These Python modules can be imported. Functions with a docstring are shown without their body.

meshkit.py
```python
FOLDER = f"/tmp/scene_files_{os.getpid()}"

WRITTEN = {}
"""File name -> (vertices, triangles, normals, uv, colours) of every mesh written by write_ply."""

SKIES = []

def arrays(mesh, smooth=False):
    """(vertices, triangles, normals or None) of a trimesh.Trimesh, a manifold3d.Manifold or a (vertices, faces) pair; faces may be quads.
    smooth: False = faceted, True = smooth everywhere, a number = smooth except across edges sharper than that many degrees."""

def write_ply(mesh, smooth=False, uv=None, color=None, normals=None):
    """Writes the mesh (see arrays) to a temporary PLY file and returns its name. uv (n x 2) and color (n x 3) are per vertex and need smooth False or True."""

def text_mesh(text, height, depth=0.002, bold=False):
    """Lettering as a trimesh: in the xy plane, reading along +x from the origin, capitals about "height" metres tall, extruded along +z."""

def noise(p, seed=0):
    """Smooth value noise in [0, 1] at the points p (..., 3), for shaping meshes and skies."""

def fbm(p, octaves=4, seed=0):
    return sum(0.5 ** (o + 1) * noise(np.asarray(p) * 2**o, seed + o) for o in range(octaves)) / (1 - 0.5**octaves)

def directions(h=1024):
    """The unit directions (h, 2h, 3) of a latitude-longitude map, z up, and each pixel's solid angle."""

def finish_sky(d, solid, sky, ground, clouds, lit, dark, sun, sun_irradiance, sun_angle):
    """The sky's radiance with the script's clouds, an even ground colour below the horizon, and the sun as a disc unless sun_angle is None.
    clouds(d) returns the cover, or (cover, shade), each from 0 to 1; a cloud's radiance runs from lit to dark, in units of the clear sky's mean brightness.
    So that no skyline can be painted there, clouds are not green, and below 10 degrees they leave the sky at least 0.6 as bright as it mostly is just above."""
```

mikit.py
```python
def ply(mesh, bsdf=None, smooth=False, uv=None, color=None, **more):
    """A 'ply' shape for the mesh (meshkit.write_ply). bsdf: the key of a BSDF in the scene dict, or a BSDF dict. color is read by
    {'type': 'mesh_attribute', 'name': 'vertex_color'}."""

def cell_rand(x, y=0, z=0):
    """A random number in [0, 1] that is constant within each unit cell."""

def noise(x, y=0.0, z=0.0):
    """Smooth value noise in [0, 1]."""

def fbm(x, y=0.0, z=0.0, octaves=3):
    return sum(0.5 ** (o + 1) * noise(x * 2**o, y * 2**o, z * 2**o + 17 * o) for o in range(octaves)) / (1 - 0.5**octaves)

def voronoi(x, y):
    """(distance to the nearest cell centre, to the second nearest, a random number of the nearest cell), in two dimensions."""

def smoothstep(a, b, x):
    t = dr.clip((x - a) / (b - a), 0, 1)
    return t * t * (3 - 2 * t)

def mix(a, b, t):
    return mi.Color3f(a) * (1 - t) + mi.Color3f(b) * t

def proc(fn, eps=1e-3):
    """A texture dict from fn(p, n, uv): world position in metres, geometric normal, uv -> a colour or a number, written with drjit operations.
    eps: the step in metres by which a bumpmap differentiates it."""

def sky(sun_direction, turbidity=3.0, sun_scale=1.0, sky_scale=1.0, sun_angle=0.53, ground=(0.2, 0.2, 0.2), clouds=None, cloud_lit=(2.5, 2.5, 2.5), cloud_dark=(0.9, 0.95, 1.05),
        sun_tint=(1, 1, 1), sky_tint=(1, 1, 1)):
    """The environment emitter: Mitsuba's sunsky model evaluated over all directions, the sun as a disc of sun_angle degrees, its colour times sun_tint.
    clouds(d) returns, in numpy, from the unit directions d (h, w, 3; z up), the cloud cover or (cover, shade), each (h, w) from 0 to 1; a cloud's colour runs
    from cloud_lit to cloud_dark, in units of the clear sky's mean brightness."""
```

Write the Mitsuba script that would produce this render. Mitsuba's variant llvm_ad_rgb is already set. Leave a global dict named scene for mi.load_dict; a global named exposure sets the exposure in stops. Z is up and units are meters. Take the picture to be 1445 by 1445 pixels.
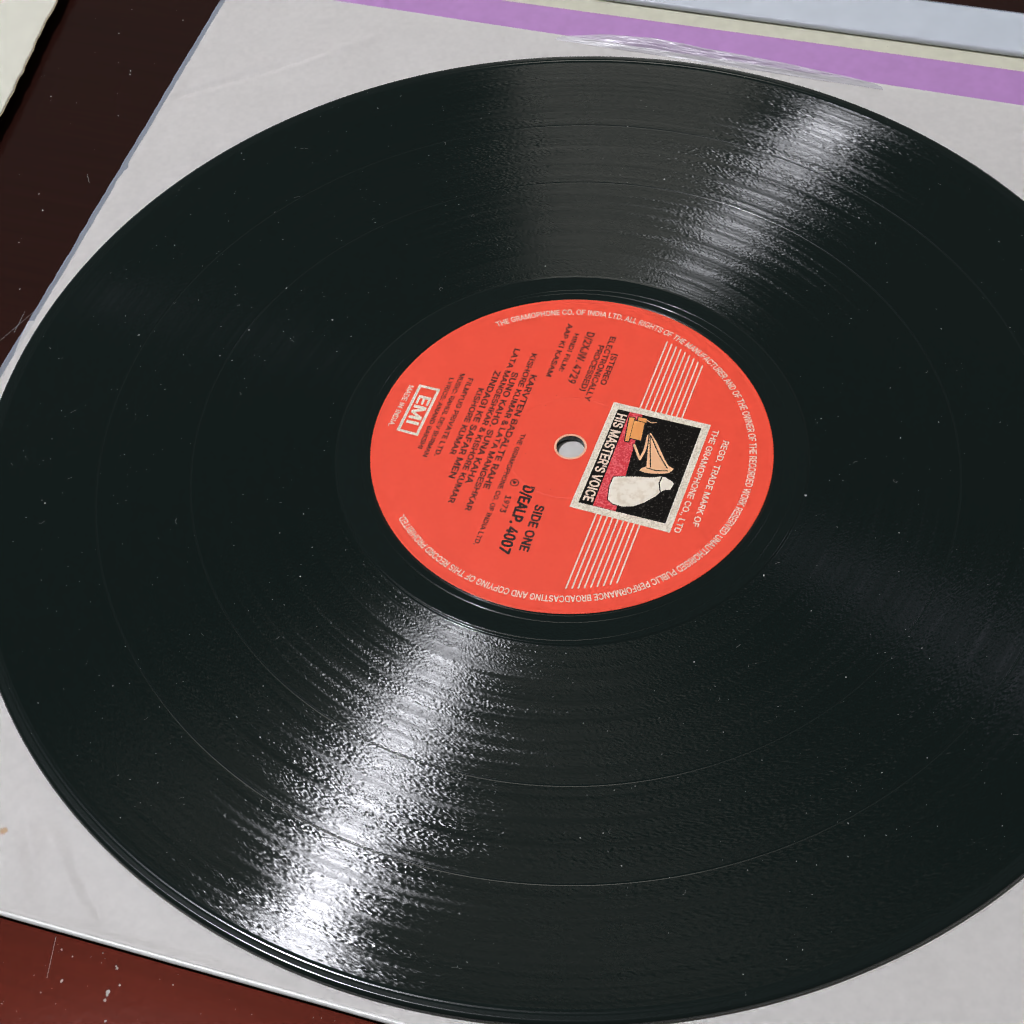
import math, random
import numpy as np, trimesh, drjit as dr, mitsuba as mi
import mikit, meshkit
from mikit import noise, fbm, cell_rand, smoothstep, mix, voronoi
from shapely.geometry import Polygon, Point, LineString, box as sbox

T = mi.ScalarTransform4f
RNG = np.random.default_rng(7)
scene, labels = {}, {}
exposure = 0.66

# ------------------------------------------------------------------ camera
CAM = np.array([-0.0263, -0.29509506, 0.36660322])
RIGHT = np.array([0.99545287, -0.0761302, -0.05725187])
UP = np.array([0.09525536, 0.79558803, 0.59830268])
FWD = np.array([0.0, 0.60103567, -0.7992222])
scene['camera'] = {
    'type': 'perspective', 'fov': math.degrees(2 * math.atan(0.5 / 1.829)), 'fov_axis': 'x',
    'near_clip': 0.01, 'far_clip': 50.0,
    'principal_point_offset_x': 56.2 / 1445, 'principal_point_offset_y': -9.6 / 1445,
    'to_world': T().look_at(origin=CAM.tolist(), target=(CAM + FWD).tolist(), up=UP.tolist())}

# ------------------------------------------------------------------ light
scene['room_light'] = {'type': 'constant', 'radiance': {'type': 'rgb', 'value': [0.075, 0.08, 0.075]}}


def lamp(key, at, size, rgb, label, up=(0, 1, 0.01), category='lamp'):
    """A flat lamp panel at `at`, facing the record, with a housing behind it."""
    at = np.array(at, float)
    m = T().look_at(origin=at.tolist(), target=[0, 0, 0], up=list(up))
    scene[key + ('__pane' if category == 'window' else '__diffuser')] = {'type': 'rectangle', 'to_world': m @ T().scale([size[0] / 2, size[1] / 2, 1]),
                                 'bsdf': {'type': 'ref', 'id': 'lamp_white'},
                                 'emitter': {'type': 'area', 'radiance': {'type': 'rgb', 'value': list(rgb)}}}
    scene[key + ('__frame' if category == 'window' else '__housing')] = {'type': 'cube', 'to_world': m @ T().translate([0, 0, -0.023]) @ T().scale([size[0] / 2 + .01, size[1] / 2 + .01, 0.02]),
                                'bsdf': {'type': 'ref', 'id': 'lamp_white'}}
    labels[key] = {'label': label, 'category': category}


scene['lamp_white'] = {'type': 'diffuse', 'reflectance': {'type': 'rgb', 'value': [.75, .75, .75]}}
lamp('ceiling_lamp', (-0.53, 0.28, 1.9), (0.10, 0.10), (660, 660, 705), 'small square cool white lamp high above the record')
lamp('bright_window', (0.42, 2.6, 1.33), (0.62, 1.0), (1.35, 1.29, 1.18), 'wide dim window in the far wall beyond the record', (0, 0, 1), 'window')
lamp('side_lamp', (1.16, .84, 2.05), (0.12, 0.12), (6, 5.5, 7), 'small dim lamp to the right beyond the record')

# ------------------------------------------------------------------ helpers
def struct(key, shape):
    scene[key] = shape
    labels[key] = {'kind': 'structure'}


def grid_faces(n, m):
    i, j = np.meshgrid(np.arange(n - 1), np.arange(m - 1), indexing='ij')
    a = i * m + j
    return np.stack([a, a + m, a + m + 1, a + 1], -1).reshape(-1, 4)


def rgb(r, g, b):
    return {'type': 'rgb', 'value': [r, g, b]}


# ------------------------------------------------------------------ table
ZT = -0.0034


def wood(p, n, uv):
    x = p.x * .93 - p.y * .37
    y = p.x * .37 + p.y * .93
    g = fbm(x * 9, y * 260, 0, 4)
    q = fbm(x * 30, y * 900, 3, 2)
    t = dr.clip(g * .7 + q * .5 - .1, 0, 1)
    return mix((.035, .0145, .0120), (.046, .0170, .0135), t)


def wood_bump(p, n, uv):
    return fbm(p.x * 900, p.y * 900, 0, 3) * .000008


def wood_glow(p, n, uv):
    return wood(p, n, uv) * mi.Color3f(1.45, .5, .3)


# lacquered wood: a reddish grain sheen under a thin gloss varnish
scene['wood'] = {'type': 'twosided', 'bsdf': {'type': 'bumpmap', 'scale': 1.0, 'arbitrary': mikit.proc(wood_bump, 1e-4),
                 'bsdf': {'type': 'blendbsdf', 'weight': .65,
                          'a': {'type': 'principled', 'base_color': mikit.proc(wood_glow), 'roughness': .38, 'metallic': 1.0},
                          'b': {'type': 'roughplastic', 'distribution': 'beckmann', 'alpha': .035, 'int_ior': 1.6, 'nonlinear': True, 'diffuse_reflectance': mikit.proc(wood)}}}}
tb = trimesh.creation.box((1.3, 0.9, 0.03))
tb.apply_translation((0, 0.05, ZT - 0.015))
struct('table', mikit.ply(tb, 'wood'))

# ------------------------------------------------------------------ record
def vinyl_color(p, n, uv):
    return mi.Color3f(.0035, .0068, .0068)


VB = (.0028, .0072, .0066)


def groove_u(p, n, uv):
    r = dr.sqrt(p.x * p.x + p.y * p.y)
    return dr.clip((.32 + .14 * (noise(r / .0009, 3.3) - .5) + .12 * (noise(r / .00035, 8.3) - .5)) * dr.power(r / .1, .5), .1, .6)


def groove_v(p, n, uv):
    # loud turns of the groove wobble more than quiet ones
    r = dr.sqrt(p.x * p.x + p.y * p.y)
    a = .5 * noise(r / .0011, 1.3) + .5 * noise(r / .00036, 6.3)
    return (.012 + .05 * a * a) * dr.power(.1 / dr.maximum(r, .05), .9)


# black dielectric whose highlight is spread across the grooves and kept narrow along them, over a dark body
scene['groove_vinyl'] = {'type': 'blendbsdf', 'weight': .009,
                         'a': {'type': 'roughconductor', 'distribution': 'beckmann', 'eta': 1.5, 'k': 0.0, 'alpha_u': mikit.proc(groove_u), 'alpha_v': mikit.proc(groove_v)},
                         'b': {'type': 'diffuse', 'reflectance': rgb(.16, .62, .56)}}
scene['smooth_vinyl'] = {'type': 'principled', 'base_color': rgb(*VB), 'roughness': .13, 'specular': .5}


def ring(r0, r1, nr, zf, nt=720):
    """An annulus of the disc's upper side: z = zf(r, theta); uv = (r, theta), so that u runs across the grooves."""
    r = np.linspace(r0, r1, nr)
    th = np.linspace(-np.pi, np.pi, nt + 1)
    R, TH = np.meshgrid(r, th, indexing='ij')
    Z = zf(R, TH)
    v = np.stack([R * np.cos(TH), R * np.sin(TH), Z], -1).reshape(-1, 3)
    f = grid_faces(nr, nt + 1)
    uv = np.stack([R, TH], -1).reshape(-1, 2)
    dr_ = np.gradient(Z, r, axis=0)
    dt = np.gradient(Z, th, axis=1) / R
    n = np.stack([-dr_ * np.cos(TH) + dt * np.sin(TH), -dr_ * np.sin(TH) - dt * np.cos(TH), np.ones_like(Z)], -1)
    n /= np.linalg.norm(n, axis=-1, keepdims=True)
    return v, f, uv, n.reshape(-1, 3)


def ring_shape(r0, r1, nr, zf, bsdf, nt=720):
    v, f, uv, n = ring(r0, r1, nr, zf, nt)
    # real normals of the turned profile
    m = trimesh.Trimesh(v, np.vstack([f[:, [0, 1, 2]], f[:, [0, 2, 3]]]), process=False)
    path = meshkit.write_ply(m, False, uv, None, n)
    return {'type': 'ply', 'filename': path, 'face_normals': False, 'bsdf': {'type': 'ref', 'id': bsdf}}


REC = 'vinyl_record'
labels[REC] = {'label': 'black long playing vinyl record with orange red paper label on white inner sleeve', 'category': 'record'}
RL, RG0, GA, GB, RG1, RO = .0506, .0595, .0959, .1197, .1473, .1508
GW = .00032


def flat(z):
    return lambda r, t: np.full_like(r, z)


def dip(c, w, d):
    return lambda r: -d * np.where(np.abs(r - c) < w, .5 + .5 * np.cos(np.pi * (r - c) / w), 0)


def gap_z(c):
    g = dip(c, GW, .00009)
    return lambda r, t: g(r)


def band_shape(r0, r1, seed, nt=2000, pitch=.00025):
    """A band of grooves: the fine ripple of the cut groove walls is real relief, strong where the music is loud (it changes from turn to turn)."""
    rng = np.random.default_rng(seed)
    nr = int((r1 - r0) / pitch)
    r = np.linspace(r0, r1, nr)
    th = np.linspace(-np.pi, np.pi, nt + 1)
    loud = .55 * meshkit.noise(np.stack([r / .0013, r * 0 + seed, r * 0], -1)) + .45 * meshkit.noise(np.stack([r / .00042, r * 0, r * 0 + seed], -1))
    amp = LOUD * (.25 + 1.9 * loud ** 2) * (.1 / r) ** 1.1
    w = rng.normal(0, 1, (nr, nt))
    w = .68 * w + .16 * (np.roll(w, 1, 1) + np.roll(w, -1, 1))
    w *= amp[:, None] * 1.35 * (2 * np.pi * r / nt)[:, None]
    w = np.concatenate([w, w[:, :1]], 1)
    R, TH = np.meshgrid(r, th, indexing='ij')
    dt = (np.roll(w[:, :-1], -1, 1) - np.roll(w[:, :-1], 1, 1)) / (4 * np.pi * r / nt)[:, None]
    dt = np.concatenate([dt, dt[:, :1]], 1)
    dd = np.clip(np.gradient(w, r, axis=0), -.15, .15)
    v = np.stack([R * np.cos(TH), R * np.sin(TH), w], -1).reshape(-1, 3)
    n = np.stack([-dd * np.cos(TH) + dt * np.sin(TH), -dd * np.sin(TH) - dt * np.cos(TH), np.ones_like(w)], -1)
    n /= np.linalg.norm(n, axis=-1, keepdims=True)
    f = grid_faces(nr, nt + 1)
    m = trimesh.Trimesh(v, np.vstack([f[:, [0, 1, 2]], f[:, [0, 2, 3]]]), process=False)
    path = meshkit.write_ply(m, False, np.stack([R, TH], -1).reshape(-1, 2), None, n.reshape(-1, 3))
    return {'type': 'ply', 'filename': path, 'face_normals': False, 'bsdf': {'type': 'ref', 'id': 'groove_vinyl'}}


LOUD = .038
for k, (a, b) in enumerate(((RG0, GA - GW), (GA + GW, GB - GW), (GB + GW, RG1))):
    key = REC + '__track_band' + (f'_{k:03d}' if k else '')
    scene[key] = band_shape(a, b, 31 + k)
labels[REC + '__track_band'] = {'label': 'innermost and widest band of grooves beside the label'}
labels[REC + '__track_band_001'] = {'label': 'middle band of grooves'}
labels[REC + '__track_band_002'] = {'label': 'outermost band of grooves inside the rim'}
for k, c in enumerate((GA, GB)):
    scene[REC + '__track_gap' + (f'_{k:03d}' if k else '')] = ring_shape(c - GW, c + GW, 25, gap_z(c), 'smooth_vinyl')


def runout_z(r, t):
    z = .00024 * (1 - np.clip((r - .0588) / (RG0 - .0588), 0, 1) ** 2 * (3 - 2 * np.clip((r - .0588) / (RG0 - .0588), 0, 1)))
    for c, w, d in ((.0508, .0003, .00016), (.0528, .00016, .00005)):
        z = z + dip(c, w, d)(r)
    # lead-out groove: one spiral turn from the last track to the locked groove
    deg = (np.degrees(t) + 176) % 360
    rs = .0594 - deg / 322 * .0066
    on = deg < 322
    z = z + np.where(on & (np.abs(r - rs) < .00016), -.00005 * (.5 + .5 * np.cos(np.pi * (r - rs) / .00016)), 0)
    return z


scene[REC + '__run_out_area'] = ring_shape(RL - .0003, RG0, 190, runout_z, 'smooth_vinyl', 1080)


def rim_z(r, t):
    # lead-in: the surface climbs to the raised safety bead, then rounds over to the edge
    x = np.clip((r - RG1) / .0009, 0, 1)
    z = .0001 * x * x * (3 - 2 * x)
    y = np.clip((r - .1497) / (RO - .1497), 0, 1)
    return z + dip(.1484, .00045, .000055)(r) - .0011 * (1 - np.sqrt(np.clip(1 - y * y, 0, 1)))


# rim: a turned profile right round to the underside
prof = [(r, float(rim_z(np.array(r), 0))) for r in np.concatenate([np.linspace(RG1, .1497, 40), .1497 + (RO - .1497) * np.sin(np.linspace(0.05, np.pi / 2, 14))])]
prof += [(RO - .00005, -.00105), (RO - .0004, -.00135), (RO - .0012, -.0016), (.06, -.0016), (.0036, -.0016), (.0036, .00015)]
P = np.array(prof)
nt = 720
th = np.linspace(-np.pi, np.pi, nt + 1)
v = np.stack([P[:, 0][:, None] * np.cos(th), P[:, 0][:, None] * np.sin(th), np.repeat(P[:, 1][:, None], nt + 1, 1)], -1).reshape(-1, 3)
f = grid_faces(len(P), nt + 1)
f = f[:, [0, 1, 2, 3]]
rim = trimesh.Trimesh(v, np.vstack([f[:, [0, 1, 2]], f[:, [0, 2, 3]]]), process=False)
scene['vinyl_body'] = {'type': 'twosided', 'bsdf': {'type': 'principled', 'base_color': rgb(*VB), 'roughness': .16, 'specular': .5}}
scene[REC + '__rim'] = mikit.ply(rim, 'vinyl_body', smooth=25)

# ------------------------------------------------------------------ paper label
LA = math.radians(-114.85)
LE = np.array([math.cos(LA), math.sin(LA)])
LU = np.array([-LE[1], LE[0]])


def to_world(mesh, z):
    """label millimetres (x right, y up, z up) -> world metres"""
    v = np.array(mesh.vertices)
    w = (v[:, 0:1] * LE + v[:, 1:2] * LU) * 1e-3
    return trimesh.Trimesh(np.c_[w, v[:, 2] * 1e-3 + z], mesh.faces, process=False)


ZL = .00030


def label_color(p, n, uv):
    g = fbm(p.x * 1500, p.y * 1500, 0, 3)
    return mix((.84, .066, .030), (.86, .074, .034), g)


def paper_bump(p, n, uv):
    return fbm(p.x * 2500, p.y * 2500, 0, 2) * .000003


scene['red_paper'] = {'type': 'bumpmap', 'scale': 1.0, 'arbitrary': mikit.proc(paper_bump, 8e-5),
                      'bsdf': {'type': 'principled', 'base_color': mikit.proc(label_color), 'roughness': .55, 'specular': .3}}
scene['cream_paint'] = {'type': 'twosided', 'bsdf': {'type': 'diffuse', 'reflectance': mikit.proc(lambda p, n, uv: mix((.70, .50, .38), (.86, .70, .56), fbm(p.x * 4000, p.y * 4000, 1, 2)))}}


def ink(c):
    return {'type': 'twosided', 'bsdf': {'type': 'principled', 'base_color': rgb(*c), 'roughness': .5, 'specular': .3}}


scene['red_black_ink'] = ink((.030, .0025, .002))
scene['black_ink'] = ink((.010, .002, .002))
scene['panel_black'] = {'type': 'twosided', 'bsdf': {'type': 'diffuse', 'reflectance': mikit.proc(
    lambda p, n, uv: mix((.010, .009, .008), (.10, .09, .075), smoothstep(.66, .85, fbm(p.x * 3000, p.y * 3000, 4, 2)) * .8))}}
scene['panel_red'] = {'type': 'twosided', 'bsdf': {'type': 'diffuse', 'reflectance': mikit.proc(
    lambda p, n, uv: mix((.62, .045, .055), (.82, .16, .17), smoothstep(.4, .75, fbm(p.x * 3000, p.y * 3000, 5, 2))))}}
scene['frame_cream'] = {'type': 'twosided', 'bsdf': {'type': 'diffuse', 'reflectance': mikit.proc(
    lambda p, n, uv: mix((.62, .53, .40), (.82, .74, .60), smoothstep(.3, .6, fbm(p.x * 3500, p.y * 3500, 6, 3))))}}
scene['print_orange'] = ink((.82, .33, .09))
scene['print_peach'] = ink((.84, .47, .25))
scene['print_line'] = ink((.012, .008, .007))
scene['print_bone'] = {'type': 'twosided', 'bsdf': {'type': 'diffuse', 'reflectance': mikit.proc(
    lambda p, n, uv: mix((.74, .64, .50), (.84, .76, .63), smoothstep(.25, .6, fbm(p.x * 900, p.y * 900, 2, 3))))}}


def label_z(r, t):
    z = np.full_like(r, ZL)
    z = z - .0002 * np.clip((r - (RL - .0004)) / .0004, 0, 1) ** 2
    z = z + .00006 * np.clip((r - (RL - .0012)) / .0008, 0, 1) * (r < RL - .0004) + .00006 * (r >= RL - .0004)
    z = z + np.where(np.abs(r - .0163) < .00022, -.00013 * np.sin(np.pi * (r - .0163) / .00022), 0)   # the pressing ring round the hole
    return z


LAB = REC + '__label'
scene[LAB] = ring_shape(.00362, RL, 260, label_z, 'red_paper', 540)
labels[LAB] = {'label': 'orange red paper label printed in black and cream'}
tor = []
for (r, z) in ((.0036, .00012), (.00352, .00026), (.00362, .00036), (.0039, .00036), (.0041, .0003)):
    tor.append((r, z))
tp = np.array(tor)
tv = np.stack([tp[:, 0][:, None] * np.cos(th), tp[:, 0][:, None] * np.sin(th), np.repeat(tp[:, 1][:, None], nt + 1, 1)], -1).reshape(-1, 3)
tf = grid_faces(len(tp), nt + 1)
scene['pale_edge'] = {'type': 'twosided', 'bsdf': {'type': 'diffuse', 'reflectance': rgb(.85, .45, .30)}}
scene[LAB + '__hole_edge'] = mikit.ply(trimesh.Trimesh(tv, np.vstack([tf[:, [0, 1, 2]], tf[:, [0, 2, 3]]]), process=False), 'pale_edge', smooth=40)

count = {}


def add_label(name, mesh, bsdf, z, label=None):
    n = count.get(name, 0)
    count[name] = n + 1
    key = f'{LAB}__{name}' + (f'_{n:03d}' if n else '')
    scene[key] = mikit.ply(to_world(mesh, z), bsdf)
    if label:
        labels[key] = {'label': label}
    return key


INK = ZL + .00004


def raw_text(s, bold=True):
    """Unit-high lettering, plain upright I's (drawn with a bar cut to capital height), width scaled to 1."""
    m = meshkit.text_mesh(s.replace('I', '|'), 1.0, .01, bold)
    v = np.array(m.vertices)
    for part in trimesh.graph.connected_components(m.face_adjacency, min_len=1):
        i = np.unique(m.faces[part])
        y = v[i, 1]
        if y.min() < -.22 and y.max() > 1.1:
            v[i, 1] = np.where(y > .5, 1.03, -.03)
            c = v[i, 0].mean()
            v[i, 0] = c + (v[i, 0] - c) * 1.25
    x0, x1 = v[:, 0].min(), v[:, 0].max()
    v[:, 0] = (v[:, 0] - x0) / (x1 - x0)
    v[:, 2] = v[:, 2] * 2
    return trimesh.Trimesh(v, m.faces, process=False)


def line(s, x0, y0, x1, y1, cap, bsdf, bold=False, name='lettering', z=INK, heavy=0.0):
    m = raw_text(s, bold)
    v = np.array(m.vertices)
    d = np.array([x1 - x0, y1 - y0])
    L = np.hypot(*d)
    d /= L
    nrm = np.array([-d[1], d[0]])
    yj = v[:, 1] * cap
    w = np.array([x0, y0]) + v[:, 0:1] * L * d + yj[:, None] * nrm
    m = trimesh.Trimesh(np.c_[w, v[:, 2]], m.faces, process=False)
    if heavy:   # a heavier strike of the type
        o = m.copy()
        o.apply_translation((heavy, heavy * .5, .004))
        m = trimesh.util.concatenate([m, o])
    return add_label(name, m, bsdf, z)


B, BB, W = 'red_black_ink', 'black_ink', 'cream_paint'
for s, x0, y0, x1, y1, cap, c, bold in (
        ('(STEREO', -32.9, .45, -21.9, .6, 1.45, B, False), ('ELECTRONICALLY', -38.4, -1.87, -15.5, -1.6, 1.45, B, False),
        ('PROCESSED)', -34.6, -3.85, -18.3, -3.7, 1.45, B, False), ('D/2XJW. 4729', -38.1, -8.15, -19.9, -7.55, 2.0, B, False),
        ('HINDI FILM:', -36.6, -11.2, -23.0, -10.95, 1.2, B, False), ('AAP KI KASAM', -39.4, -13.9, -20.3, -13.55, 1.3, B, False),
        ('KARVTEN BADALTE RAHE', -19.6, -17.36, 19.1, -16.42, 1.55, B, False),
        ('KISHORE KUMAR & LATA MANGESHKAR', -26.6, -19.63, 26.9, -18.31, 1.4, B, False),
        ('SUNO KAHO. SUNA KAHA', -19.0, -22.18, 18.9, -21.17, 1.55, B, False),
        ('LATA MANGESHKAR & KISHORE KUMAR', -26.8, -24.39, 25.9, -23.05, 1.4, B, False),
        ('ZINDAGI KE SAFAR MEN', -18.0, -26.8, 18.6, -25.73, 1.55, B, False),
        ('KISHORE KUMAR', -11.2, -28.75, 11.5, -28.17, 1.4, B, False),
        ('FILMYUG PRIVATE LTD.', -13.6, -32.4, 13.3, -31.7, 1.25, B, False),
        ('MUSIC: RAHUL DEV BURMAN', -14.4, -34.95, 14.3, -34.35, 1.15, B, False),
        ('LYRICS: ANAND BAKSHI', -12.2, -37.1, 12.2, -36.5, 1.1, B, False),
        ('THE GRAMOPHONE CO. OF INDIA LTD.', -.2, -13.2, 36.0, -12.6, 1.15, B, False),
        ('1973', 19.5, -10.2, 24.8, -9.95, 1.45, B, False), ('D/EALP. 4007', 15.1, -7.0, 36.1, -6.2, 2.7, BB, True),
        ('SIDE ONE', 19.9, -2.2, 34.1, -1.55, 2.2, BB, False),
        ('REGD. TRADE MARK OF', -13.5, 35.75, 14.4, 35.85, 1.5, W, False), ('THE GRAMOPHONE CO., LTD', -16.2, 32.4, 17.5, 32.2, 1.5, W, False),
        ('MADE IN INDIA.', -6.6, -46.3, 7.7, -46.5, 1.35, W, False)):
    line(s, x0, y0, x1, y1, cap, c, True, heavy=0 if c == W else .2 if cap > 2.5 else .1 if cap > 2.1 else .03)

# the ring of small print, set round the label
PC, PR = np.array([.4, -.55]), 45.2
m = raw_text('THE GRAMOPHONE CO. OF INDIA LTD. ALL RIGHTS OF THE MANUFACTURER AND OF THE OWNER OF THE RECORDED WORK RESERVED UNAUTHORISED '
             'PUBLIC PERFORMANCE BROADCASTING AND COPYING OF THIS RECORD PROHIBITED.', True)
v = np.array(m.vertices)
m = m.subdivide_to_size(.002) if False else m
ang = np.radians(223.0 - 267.2 * v[:, 0])
rr = PR + v[:, 1] * 1.75
add_label('ring_lettering', trimesh.Trimesh(np.c_[PC[0] + rr * np.cos(ang), PC[1] + rr * np.sin(ang), v[:, 2]], m.faces, process=False), W, INK)


def poly(p, z=.02):
    p = p if hasattr(p, 'geoms') or isinstance(p, Polygon) else Polygon(p)
    return trimesh.util.concatenate([trimesh.creation.extrude_polygon(g, z, engine='earcut') for g in getattr(p, 'geoms', [p])])


# the P in a circle
pc = Point(15.15, -9.5)
pr = pc.buffer(1.12).difference(pc.buffer(.88)).union(Polygon([(14.85, -10.0), (15.5, -9.5), (14.85, -9.0)]).buffer(.12))
add_label('copyright_mark', poly(pr), B, INK)
# boxed trade letters
R_ = Polygon([(-7.6, -43.88), (8.5, -43.8), (8.6, -37.95), (-7.7, -38.05)])
add_label('letter_box', poly(R_.buffer(.02).difference(R_.buffer(-.75, join_style=2))), 'frame_cream', INK)
line('EMI', -4.3, -42.5, 5.2, -42.45, 3.2, 'frame_cream', True, name='box_lettering', heavy=.16)
# stripes either side of the emblem
for k in range(9):
    y = 12.8 + k * 1.375
    xe = math.sqrt(43.0 ** 2 - y ** 2)
    for s in (-1, 1):
        x0, x1 = (-xe + .1, -17.0) if s < 0 else (17.8, xe + .2)
        add_label('stripe', poly(LineString([(x0, y), (x1, y)]).buffer(.2)), W, INK)

# emblem: framed panel
add_label('emblem_frame', poly([(-17.2, 5.85), (18.05, 5.8), (18.05, 31.4), (-17.35, 31.4)]), 'frame_cream', INK + .00003)
add_label('emblem_ground', poly([(-15.2, 7.6), (16.1, 7.5), (15.75, 29.55), (-15.55, 29.45)]), 'panel_black', INK + .00006)
add_label('emblem_floor', poly([(-15.2, 10.7), (15.95, 11.15), (15.9, 17.0), (-15.35, 14.1)]), 'panel_red', INK + .00009)
line('HIS MASTER\'S VOICE', -13.9, 7.95, 15.0, 8.25, 2.4, W, True, name='emblem_lettering', z=INK + .00009, heavy=.1)
Z1, Z2 = INK + .00012, INK + .00015


def outlined(name, p, bsdf, w=.28, k=0):
    p = p if isinstance(p, Polygon) else Polygon(p)
    add_label('emblem_outline', poly(p.buffer(w)), 'print_line', Z1 + k * 6e-5)
    add_label(name, poly(p), bsdf, Z2 + k * 6e-5)


outlined('emblem_plinth', [(-13.45, 11.2), (-5.85, 12.45), (-5.85, 13.35), (-13.65, 12.5)], 'print_orange')
outlined('emblem_case', [(-12.8, 12.7), (-7.1, 13.36), (-7.1, 16.2), (-12.9, 15.4)], 'print_orange')
outlined('emblem_motor', [(-14.2, 13.4), (-13.1, 13.5), (-13.1, 15.75), (-14.3, 15.6)], 'print_orange')
outlined('emblem_crank', LineString([(-13.8, 15.8), (-13.4, 17.0), (-13.9, 18.2)]).buffer(.13), 'print_peach', .1)
outlined('emblem_tube', LineString([(-9.2, 17.5), (-4.4, 18.05), (-1.3, 17.75), (-2.8, 16.7), (-5.2, 15.1)]).buffer(.3), 'print_peach', .22)
horn = Polygon([(-10.1, 17.6), (-9.9, 18.1), (-7.6, 20.3), (-3.0, 23.7), (-1.4, 25.2), (-.9, 26.6), (0.1, 26.3), (.9, 25.6), (1.6, 23.9), (2.1, 22.1), (2.4, 20.3), (2.2, 18.8), (1.4, 18.9), (.4, 20.0), (-4.6, 18.8)])
outlined('emblem_horn', horn, 'print_peach', .25, 1)
for a in ([(-9.4, 17.9), (-4, 19.6), (.3, 21.0)], [(-9.2, 18.2), (-4.2, 21.8), (-.6, 25.0)], [(.9, 20.1), (1.0, 22.6), (.2, 25.3)]):
    add_label('emblem_outline', poly(LineString(a).buffer(.14)), 'print_line', Z2 + 9e-5)
# a plain pale jar stands where the emblem's figure stands
jar = Polygon([(6.0, 13.3), (5.0, 16.0), (4.0, 19.4), (3.3, 22.3), (2.4, 24.2), (2.2, 25.4), (3.0, 27.4), (3.6, 28.0), (5.6, 27.7), (5.9, 26.6), (6.9, 25.6), (8.5, 24.9), (11.3, 22.8), (13.2, 20.6), (14.1, 18.2), (14.0, 15.6), (13.1, 14.1), (9.0, 13.2)])
outlined('emblem_jar', jar, 'print_bone', .22)
for a in ([(2.6, 24.6), (4.4, 24.5), (6.8, 25.5)],):
    add_label('emblem_outline', poly(LineString(a).buffer(.16)), 'print_line', Z2 + 6e-5)

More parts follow.
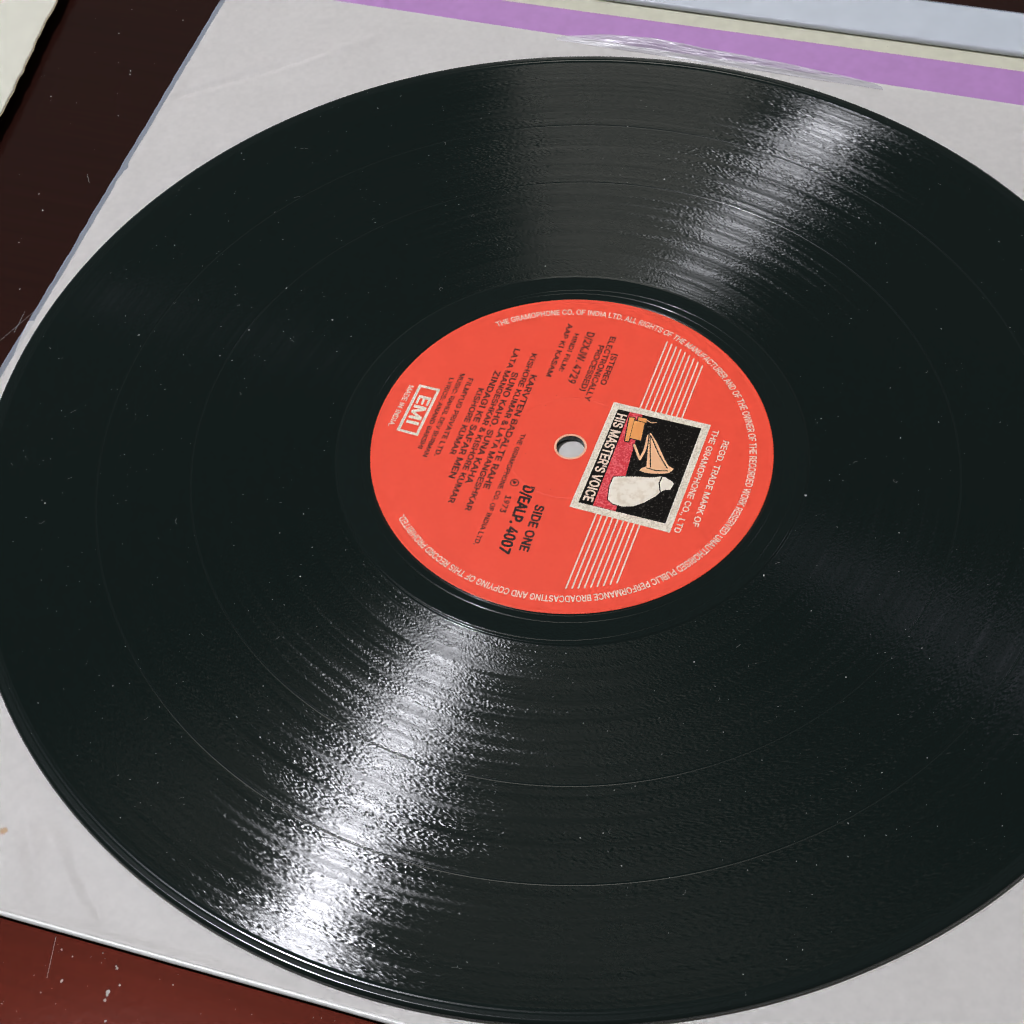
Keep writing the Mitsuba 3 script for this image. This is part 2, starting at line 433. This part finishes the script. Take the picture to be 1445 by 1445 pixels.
# ------------------------------------------------------------------ sleeves
SA = math.radians(-21.6)
EA, EB = np.array([math.cos(SA), math.sin(SA)]), np.array([-math.sin(SA), math.cos(SA)])


def ab(a, b, z):
    a, b, z = np.broadcast_arrays(a, b, z)
    w = a[..., None] * EA + b[..., None] * EB
    return np.concatenate([w, z[..., None]], -1)


def slab(a0, a1, b0, b1, z0, z1, rot=0.0, rad=.0004, wav=.00006, seed=0, n=(120, 60), corner=.004):
    """A card sleeve: closed sheet with rounded edges and a slightly uneven face, edges running along the sleeve axes turned by rot degrees about its first corner."""
    outline = sbox(a0, b0, a1, b1).buffer(-corner).buffer(corner, quad_segs=4)
    xs = np.linspace(a0, a1, n[0])
    ys = np.linspace(b0, b1, n[1])
    h = z1 - z0
    rad = min(rad, h * .49)
    edge = rad * np.array([0, .1, .3, .6, 1.0])
    xs = np.unique(np.concatenate([a0 + edge, xs[1:-1], a1 - edge]))
    ys = np.unique(np.concatenate([b0 + edge, ys[1:-1], b1 - edge]))
    X, Y = np.meshgrid(xs, ys, indexing='ij')
    d = np.minimum(np.minimum(X - a0, a1 - X), np.minimum(Y - b0, b1 - Y))
    t = np.clip(d / rad, 0, 1)
    drop = rad * (1 - np.sqrt(np.clip(1 - (1 - t) ** 2, 0, 1)))
    wv = (meshkit.fbm(np.stack([X * 30, Y * 30, X * 0 + seed], -1), 3, seed) - .5) * 2 * wav * np.clip(d / .004, 0, 1)
    top, bot = z1 - drop + wv, z0 + drop
    c, s = math.cos(math.radians(rot)), math.sin(math.radians(rot))
    Xr, Yr = a0 + (X - a0) * c - (Y - b1) * s, b1 + (X - a0) * s + (Y - b1) * c
    vt, vb = ab(Xr, Yr, top).reshape(-1, 3), ab(Xr, Yr, bot).reshape(-1, 3)
    f = grid_faces(*X.shape)
    N, M = X.shape
    rim = np.concatenate([np.arange(N) * M, (N - 1) * M + np.arange(M)[1:], (np.arange(N) * M + M - 1)[::-1][1:], np.arange(M)[::-1][1:-1]])
    k = np.roll(rim, -1)
    side = np.stack([rim, k, k + N * M, rim + N * M], 1)
    F = np.vstack([f, f[:, ::-1] + N * M, side[:, ::-1]])
    return trimesh.Trimesh(np.vstack([vt, vb]), np.vstack([F[:, [0, 1, 2]], F[:, [0, 2, 3]]]), process=False)


def card(key, base, rough, freq=400, amt=.06, spec=.4, bump=.00002, bfreq=1500):
    b = np.array(base)

    def col(p, n, uv):
        g = fbm(p.x * freq, p.y * freq, 0, 3)
        return mix((b * (1 - amt)).tolist(), np.minimum(b * (1 + amt), .95).tolist(), g)

    def bm(p, n, uv):
        return fbm(p.x * bfreq, p.y * bfreq, 0, 2) * bump
    scene[key] = {'type': 'twosided', 'bsdf': {'type': 'bumpmap', 'scale': 1.0, 'arbitrary': mikit.proc(bm, 1e-4),
                  'bsdf': {'type': 'principled', 'base_color': mikit.proc(col), 'roughness': rough, 'specular': spec}}}


card('purple_card', (.42, .215, .47), .45)
card('cream_card', (.56, .545, .43), .6)
card('blue_card', (.50, .54, .585), .3, 120, .05)
card('old_card', (.64, .63, .53), .6, 90, .04)

scene['cream_sleeve'] = mikit.ply(slab(-.23, .23, .150, .180, ZT + .0000, ZT + .0007, 0.9, .0003, .00004, 3), 'cream_card', smooth=30)
labels['cream_sleeve'] = {'label': 'cream card strip showing between the purple sleeve and the pale blue sleeve', 'category': 'sleeve'}
scene['purple_sleeve'] = mikit.ply(slab(-.23, .23, .150, .1652, ZT + .0008, ZT + .0014, 1.05, .0003, .00005, 4), 'purple_card', smooth=30)
labels['purple_sleeve'] = {'label': 'purple card sleeve lying behind the top edge of the white inner sleeve', 'category': 'sleeve'}
scene['blue_sleeve__cover'] = mikit.ply(slab(-.23, .23, .1722, .1905, ZT + .0009, ZT + .0030, 0.9, .0009, .0002, 5), 'blue_card', smooth=30)
labels['blue_sleeve'] = {'label': 'pale blue glossy sleeve lying farthest back at the top right', 'category': 'sleeve'}

# old cream sleeve in the top left corner, with a worn edge
ca, sa_ = math.cos(math.radians(75.2)), math.sin(math.radians(75.2))
nn = 160
yy = np.linspace(0, .25, nn)
wear = (meshkit.fbm(np.stack([yy * 220, yy * 0, yy * 0], -1), 4, 11) - .5) * .0012
prof_ = [(.12, .0), (.02, .0), (.0008, 0.0), (0.0002, .0003), (0, .0007), (.0003, .0012), (.0012, .0015), (.004, .0016), (.02, .0016), (.12, .0016)]
rows = []
for off, z in prof_:
    o = off - wear * (1 if off < .003 else 0)
    e = np.array([-.1564, .138])[None] + yy[:, None] * np.array([ca, sa_]) + o[:, None] * np.array([-sa_, ca]) if not np.isscalar(o) else None
    rows.append(np.c_[e, np.full(nn, ZT + z + .0040 * math.exp(-max(off, 0) / .05))])
v = np.array(rows).reshape(-1, 3)
f = grid_faces(len(prof_), nn)[:, ::-1]
scene['old_cream_sleeve__cover'] = mikit.ply(trimesh.Trimesh(v, np.vstack([f[:, [0, 1, 2]], f[:, [0, 2, 3]]]), process=False), 'old_card', smooth=40)
card('worn_brown', (.42, .33, .20), .8, 900, .35)
rows = []
for off, z in ((.0004, .0004), (.00002, .0006), (-.00025, .0008), (.00005, .0010)):
    o = off - wear
    rows.append(np.c_[np.array([-.1564, .138])[None] + yy[:, None] * np.array([ca, sa_]) + o[:, None] * np.array([-sa_, ca]), np.full(nn, ZT + z + .0040 * math.exp(-max(off, 0) / .05))])
v = np.array(rows).reshape(-1, 3)
f = grid_faces(4, nn)[:, ::-1]
scene['old_cream_sleeve__worn_edge'] = mikit.ply(trimesh.Trimesh(v, np.vstack([f[:, [0, 1, 2]], f[:, [0, 2, 3]]]), process=False), 'worn_brown', smooth=40)
labels['old_cream_sleeve'] = {'label': 'pale cream sleeve with worn brown edge on the table in the top left corner', 'category': 'sleeve'}
labels['old_cream_sleeve__worn_edge'] = {'label': 'frayed brown card edge'}

# white inner sleeve
ZS = -.00166
A0, A1, B0, B1 = -.1536, .1526, -.1541, .1563
scene_white = (.77, .75, .74)


def paper_col(p, n, uv):
    g = fbm(p.x * 700, p.y * 700, 0, 3)
    q = fbm(p.x * 45, p.y * 45, 2, 3)
    c = mix((.525, .505, .480), (.575, .552, .525), g)
    c = c * (.98 + .04 * q)
    # a small tan stain near the lower left
    d = dr.sqrt(dr.square(p.x + .1368) + dr.square(p.y + .092)) + .0012 * (fbm(p.x * 1500, p.y * 1500, 5, 3) - .5)
    return c * mix((1, 1, 1), (.82, .55, .33), smoothstep(.0013, .0004, d))


def paper_b(p, n, uv):
    return fbm(p.x * 900, p.y * 900, 0, 3) * .000012


scene['white_paper'] = {'type': 'twosided', 'bsdf': {'type': 'bumpmap', 'scale': 1.0, 'arbitrary': mikit.proc(paper_b, 1e-4),
                        'bsdf': {'type': 'principled', 'base_color': mikit.proc(paper_col), 'roughness': .5, 'specular': .35}}}


def crease(a, b, p0, p1, w, d):
    p0, p1 = np.array(p0), np.array(p1)
    t = p1 - p0
    L = np.hypot(*t)
    t /= L
    s = (a - p0[0]) * t[0] + (b - p0[1]) * t[1]
    q = -(a - p0[0]) * t[1] + (b - p0[1]) * t[0]
    return d * np.exp(-(q / w) ** 2) * np.clip(s / (.2 * L), 0, 1) * np.clip((L - s) / (.2 * L), 0, 1)


def w2ab(x, y):
    return (x * EA[0] + y * EA[1], x * EB[0] + y * EB[1])


na, nb = 330, 330
edge = np.array([0, .00006, .00018, .00035, .0006, .0009, .0013, .0018])
xs = np.unique(np.concatenate([A0 + edge, np.linspace(A0, A1, na)[2:-2], A1 - edge]))
ys = np.unique(np.concatenate([B0 + edge, np.linspace(B0, B1, nb)[2:-2], B1 - edge]))
X, Y = np.meshgrid(xs, ys, indexing='ij')
d = np.minimum(np.minimum(X - A0, A1 - X), np.minimum(Y - B0, B1 - Y))
rad = .0009
t = np.clip(d / rad, 0, 1)
drop = .0008 * (1 - np.sqrt(np.clip(1 - (1 - t) ** 2, 0, 1)))
WXY = X[..., None] * EA + Y[..., None] * EB
rr = np.hypot(WXY[..., 0], WXY[..., 1])
out = np.clip((rr - .1505) / .008, 0, 1)
wv = (meshkit.fbm(np.stack([X * 22, Y * 22, X * 0], -1), 3, 21) - .58) * .0012
wv += (meshkit.fbm(np.stack([X * 110 + Y * 40, Y * 35, X * 0], -1), 3, 5) - .5) * .0006
for p0, p1, w_, d_ in ((w2ab(-.113, .148), w2ab(-.05, .166), .0013, -.0008), (w2ab(-.075, .155), w2ab(-.036, .172), .0018, .0006), (w2ab(-.06, .17), w2ab(-.045, .162), .0012, .0003),
                       (w2ab(-.128, -.09), w2ab(-.118, -.112), .0022, .0006), (w2ab(-.133, -.085), w2ab(-.127, -.112), .0018, -.0006), (w2ab(-.122, -.10), w2ab(-.113, -.117), .0012, -.0005),
                       (w2ab(-.108, -.112), w2ab(-.106, -.121), .0006, -.00016), (w2ab(-.102, -.115), w2ab(-.1, -.123), .0005, -.00016), (w2ab(-.115, -.108), w2ab(-.113, -.118), .0006, -.00016), (w2ab(-.092, -.117), w2ab(-.091, -.127), .0005, -.00014)):
    wv += crease(X, Y, p0, p1, w_, d_)
fold = .00022 * np.exp(-((Y - B0 - .0012) / .0009) ** 2) - .0001 * np.exp(-((Y - B0 - .0030) / .0004) ** 2)
wv = np.where(out > 0, wv, np.minimum(wv, 0)) * np.clip(.15 + out, 0, 1) * np.clip(d / .003, 0, 1) - .00002
top = ZS - drop + np.clip(wv, -.0012, .0009) + fold * np.clip(out + .0, 0, 1)
top = np.where((Y > .145) & (d > .0012), np.maximum(top, -.00187), top)
torn = (meshkit.fbm(np.stack([Y * 160, Y * 0, Y * 0], -1), 3, 8) - .5) * .00028
nick = lambda c, w, k: k * np.exp(-((Y - c) / w) ** 2)
shift = (torn + nick(w2ab(-.1166, .1215)[1], .0011, .0007) - nick(w2ab(-.119, .1165)[1], .0016, .0003)) * np.clip(1 - (X - A0) / .004, 0, 1)
bot = np.where(Y > .144, ZT + .0015, ZT + .00002)
vt, vb = ab(X + shift, Y, top).reshape(-1, 3), ab(X + shift, Y, np.minimum(bot, top - .0002)).reshape(-1, 3)
N, M = X.shape
f = grid_faces(N, M)
rimi = np.concatenate([np.arange(N) * M, (N - 1) * M + np.arange(M)[1:], (np.arange(N) * M + M - 1)[::-1][1:], np.arange(M)[::-1][1:-1]])
k = np.roll(rimi, -1)
F = np.vstack([f, f[:, ::-1] + N * M, np.stack([rimi, k, k + N * M, rimi + N * M], 1)[:, ::-1]])
white = trimesh.Trimesh(np.vstack([vt, vb]), np.vstack([F[:, [0, 1, 2]], F[:, [0, 2, 3]]]), process=False)
WS = 'white_inner_sleeve'
labels[WS] = {'label': 'white paper inner sleeve with clear film lining lying flat under the record', 'category': 'sleeve'}
scene[WS + '__paper'] = mikit.ply(white, 'white_paper', smooth=35)

# clear film lining showing past the paper
scene['clear_film'] = {'type': 'blendbsdf', 'weight': .5, 'a': {'type': 'thindielectric', 'int_ior': 1.49}, 'b': {'type': 'twosided', 'bsdf': {'type': 'principled', 'base_color': rgb(.62, .60, .64), 'roughness': .27, 'specular': .9}}}
scene['milky_film'] = {'type': 'twosided', 'bsdf': {'type': 'principled', 'base_color': rgb(.22, .24, .275), 'roughness': .25, 'specular': .6}}


def sheet(P):
    n, m = P.shape[:2]
    f = grid_faces(n, m)
    return trimesh.Trimesh(P.reshape(-1, 3), np.vstack([f[:, [0, 1, 2]], f[:, [0, 2, 3]]]), process=False)


la = np.linspace(-.047, .052, 420)
lv = np.linspace(0, 1, 60)
AA, VV = np.meshgrid(la, lv, indexing='ij')
env = np.sqrt(np.clip((AA + .047) / .03, 0, 1) * np.clip((.052 - AA) / .05, 0, 1))
wid = .0034 + .0040 * env * (.7 + .6 * meshkit.noise(np.stack([AA * 90, AA * 0, AA * 0], -1)))
crk = np.abs(meshkit.fbm(np.stack([AA * 30 + VV * .6, VV * 5 + AA * 25, AA * 0], -1), 3, 3) - .5) * 2
cr2 = np.abs(meshkit.fbm(np.stack([AA * 80 - VV * 1.5, VV * 7 + AA * 20, AA * 0], -1), 3, 13) - .5) * 2
BBb = B1 - .0032 + VV * wid * env ** .5
ZZ = ZS + .0001 + env * np.sin(np.pi * VV) * (.0012 + .0018 * (.35 - crk) + .0007 * (.3 - cr2))
ZZ = np.maximum(ZZ, ZS + .00006 - .0012 * np.clip((VV - .75) * 4, 0, 1) * env)
scene[WS + '__film_lip'] = mikit.ply(sheet(ab(AA, BBb, ZZ)), 'clear_film', smooth=True)
labels[WS + '__film_lip'] = {'label': 'crinkled clear film lip over the purple card'}
lb = np.linspace(B0 + .02, B1 - .002, 500)
uu = np.linspace(0, 1, 6)
BBe, UU = np.meshgrid(lb, uu, indexing='ij')
tj = (meshkit.fbm(np.stack([BBe * 160, BBe * 0, BBe * 0], -1), 3, 8) - .5) * .00028
tj2 = (meshkit.fbm(np.stack([BBe * 260, BBe * 0, BBe * 0], -1), 4, 18) - .5) * .0004
AAe = A0 + .0008 + tj - UU * (.0027 + tj2)
ZZe = ZS - .0005 - UU * .0006 + .0002 * np.sin(UU * 3)
scene[WS + '__film_edge'] = mikit.ply(sheet(ab(AAe, BBe, ZZe)), 'milky_film', smooth=True)

la2 = np.linspace(A0 + .01, A1, 300)
AA2, UU2 = np.meshgrid(la2, np.linspace(0, 1, 4), indexing='ij')
scene[WS + '__film_edge_001'] = mikit.ply(sheet(ab(AA2, B1 - .0006 + UU2 * .0013, ZS - .0004 - UU2 * .0003)), 'milky_film', smooth=True)
BA, BU = np.meshgrid(np.linspace(-.02, .23, 200), np.linspace(0, 1, 5), indexing='ij')
rb = math.radians(.9)
scene['blue_sleeve__film_margin'] = mikit.ply(sheet(ab(-.23 + (BA + .23) * math.cos(rb), .1905 + (BA + .23) * math.sin(rb) - .001 + BU * .0042, ZT + .0021 - BU * .0016)), 'milky_film', smooth=True)
# the folded bottom edge: a bright glossy roll of paper and film
fa = np.linspace(A0 + .0006, A1 - .001, 260)
FA, FQ = np.meshgrid(fa, np.linspace(-.5, np.pi + .3, 14), indexing='ij')
fr = .00068 + .00012 * (meshkit.fbm(np.stack([FA * 90, FA * 0, FA * 0], -1), 3, 31) - .5)
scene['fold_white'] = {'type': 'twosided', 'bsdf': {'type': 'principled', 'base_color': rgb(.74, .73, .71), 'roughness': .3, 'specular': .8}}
scene[WS + '__fold'] = mikit.ply(sheet(ab(FA, B0 + .0003 - fr * np.cos(FQ) * 1.0, ZS - .00062 + fr * np.sin(FQ))), 'fold_white', smooth=True)
labels[WS + '__fold'] = {'label': 'bright rounded fold along the near edge'}
# a torn tab of lining standing out from the left edge
tab = np.array([(-.1415, .0634), (-.1389, .0632), (-.1400, .0583), (-.1433, .0571), (-.1445, .0516), (-.1405, .0500)])
tb_ = trimesh.creation.extrude_polygon(Polygon([tab[0], tab[1], tab[5], tab[4], tab[3]]), .00008, engine='earcut')
tb_.apply_translation((0, 0, ZS - .0002))
scene['torn_lining'] = {'type': 'twosided', 'bsdf': {'type': 'principled', 'base_color': rgb(.47, .47, .46), 'roughness': .4, 'specular': .5}}
scene[WS + '__torn_tab'] = mikit.ply(tb_, 'torn_lining')
labels[WS + '__torn_tab'] = {'label': 'torn tab of lining on the left edge'}

# ------------------------------------------------------------------ dust
def blob(c, r, flat_=.5):
    m = trimesh.creation.icosphere(1, 1.0)
    v = m.vertices * (1 + RNG.uniform(-.25, .25, (len(m.vertices), 1)))
    s = r * RNG.uniform(.6, 1.3, 3) * [1, 1, flat_]
    a = RNG.uniform(0, 6.28)
    R = np.array([[math.cos(a), -math.sin(a), 0], [math.sin(a), math.cos(a), 0], [0, 0, 1]])
    return trimesh.Trimesh((v * s) @ R.T + c, m.faces, process=False)


def fibre(c, length, r):
    n = 9
    a, k = RNG.uniform(0, 6.28), RNG.normal(0, 1.2)
    p = [np.array(c, float)]
    for i in range(n):
        p.append(p[-1] + length / n * np.array([math.cos(a), math.sin(a), 0]))
        a += k / n * 2 + RNG.normal(0, .15)
    p = np.array(p)
    t = np.gradient(p, axis=0)
    t /= np.linalg.norm(t, axis=1, keepdims=True)
    s = np.cross(t, [0, 0, 1.0])
    q = np.arange(4) * np.pi / 2
    v = p[:, None] + r * (np.cos(q)[None, :, None] * s[:, None] + np.sin(q)[None, :, None] * np.array([0, 0, 1.0]))
    nn_ = len(p)
    i, j = np.meshgrid(np.arange(nn_ - 1), np.arange(4), indexing='ij')
    F = np.stack([i * 4 + j, i * 4 + (j + 1) % 4, (i + 1) * 4 + (j + 1) % 4, (i + 1) * 4 + j], -1).reshape(-1, 4)
    return trimesh.Trimesh(v.reshape(-1, 3), np.vstack([F[:, [0, 1, 2]], F[:, [0, 2, 3]]]), process=False)


scene['dust_grey'] = {'type': 'twosided', 'bsdf': {'type': 'diffuse', 'reflectance': rgb(.42, .42, .40)}}
parts = []
while len(parts) < 1000:
    a, r = RNG.uniform(-np.pi, np.pi), math.sqrt(RNG.uniform(.052 ** 2, .150 ** 2))
    if RNG.uniform() > .25 + .75 * meshkit.noise(np.array([r * math.cos(a) * 40, r * math.sin(a) * 40, .5])):
        continue
    s = .000055 * (1 + RNG.exponential(.55))
    parts.append(blob((r * math.cos(a), r * math.sin(a), .00006), min(s, .00026)))
for _ in range(60):
    a, r = RNG.uniform(-np.pi, np.pi), math.sqrt(RNG.uniform(.055 ** 2, .148 ** 2))
    parts.append(fibre((r * math.cos(a), r * math.sin(a), .00006), RNG.uniform(.0006, .0022), .00002))
scene['dust'] = mikit.ply(trimesh.util.concatenate(parts), 'dust_grey')
labels['dust'] = {'label': 'pale dust specks and short lint fibres scattered over the black record', 'category': 'dust', 'kind': 'stuff'}
parts = []
for _ in range(130):
    x, y = RNG.uniform(-.19, -.10), RNG.uniform(.0, .2)
    parts.append(blob((x, y, ZT + .00005), .00006 * (1 + RNG.exponential(.6))))
for _ in range(150):
    x = RNG.uniform(-.14, -.02)
    y = -.118 - (x + .12) * .4 - RNG.uniform(.002, .05)
    parts.append(blob((x, y, ZT + .00005), .00006 * (1 + RNG.exponential(.6))))
for x, y, r in ((-.122, -.1282, .0004), (-.1103, -.1266, .0004), (-.1105, -.1261, .0003), (-.1096, -.1304, .00022), (-.112, -.1317, .0004), (-.1122, -.1323, .0003), (-.1126, -.1335, .00032), (-.1123, -.1381, .0004),
                (-.12, -.1229, .0002), (-.1224, -.1211, .0002), (-.0983, -.1315, .0002), (-.1135, -.1228, .0002), (-.1173, .1663, .00025), (-.1174, .1647, .0002), (-.1412, .1579, .0002), (-.1411, .156, .00018), (-.1407, .1082, .0003),
                (-.1422, .1152, .00022), (-.1467, .096, .0002), (-.1452, .0775, .0002)):
    parts.append(blob((x, y, ZT + .00005), r, .3))
for p0, p1 in (((-.1238, -.118), (-.1252, -.1272)), ((-.1285, .1217), (-.1277, .118)), ((-.1493, .0586), (-.1403, .0687)), ((-.1456, .061), (-.1432, .0686))):
    parts.append(trimesh.creation.cylinder(.00005, segment=[(*p0, ZT + .00002), (*p1, ZT + .00002)], sections=4))
scene['table_dust'] = mikit.ply(trimesh.util.concatenate(parts), 'dust_grey')
labels['table_dust'] = {'label': 'pale dust specks on the dark brown table', 'category': 'dust', 'kind': 'stuff'}
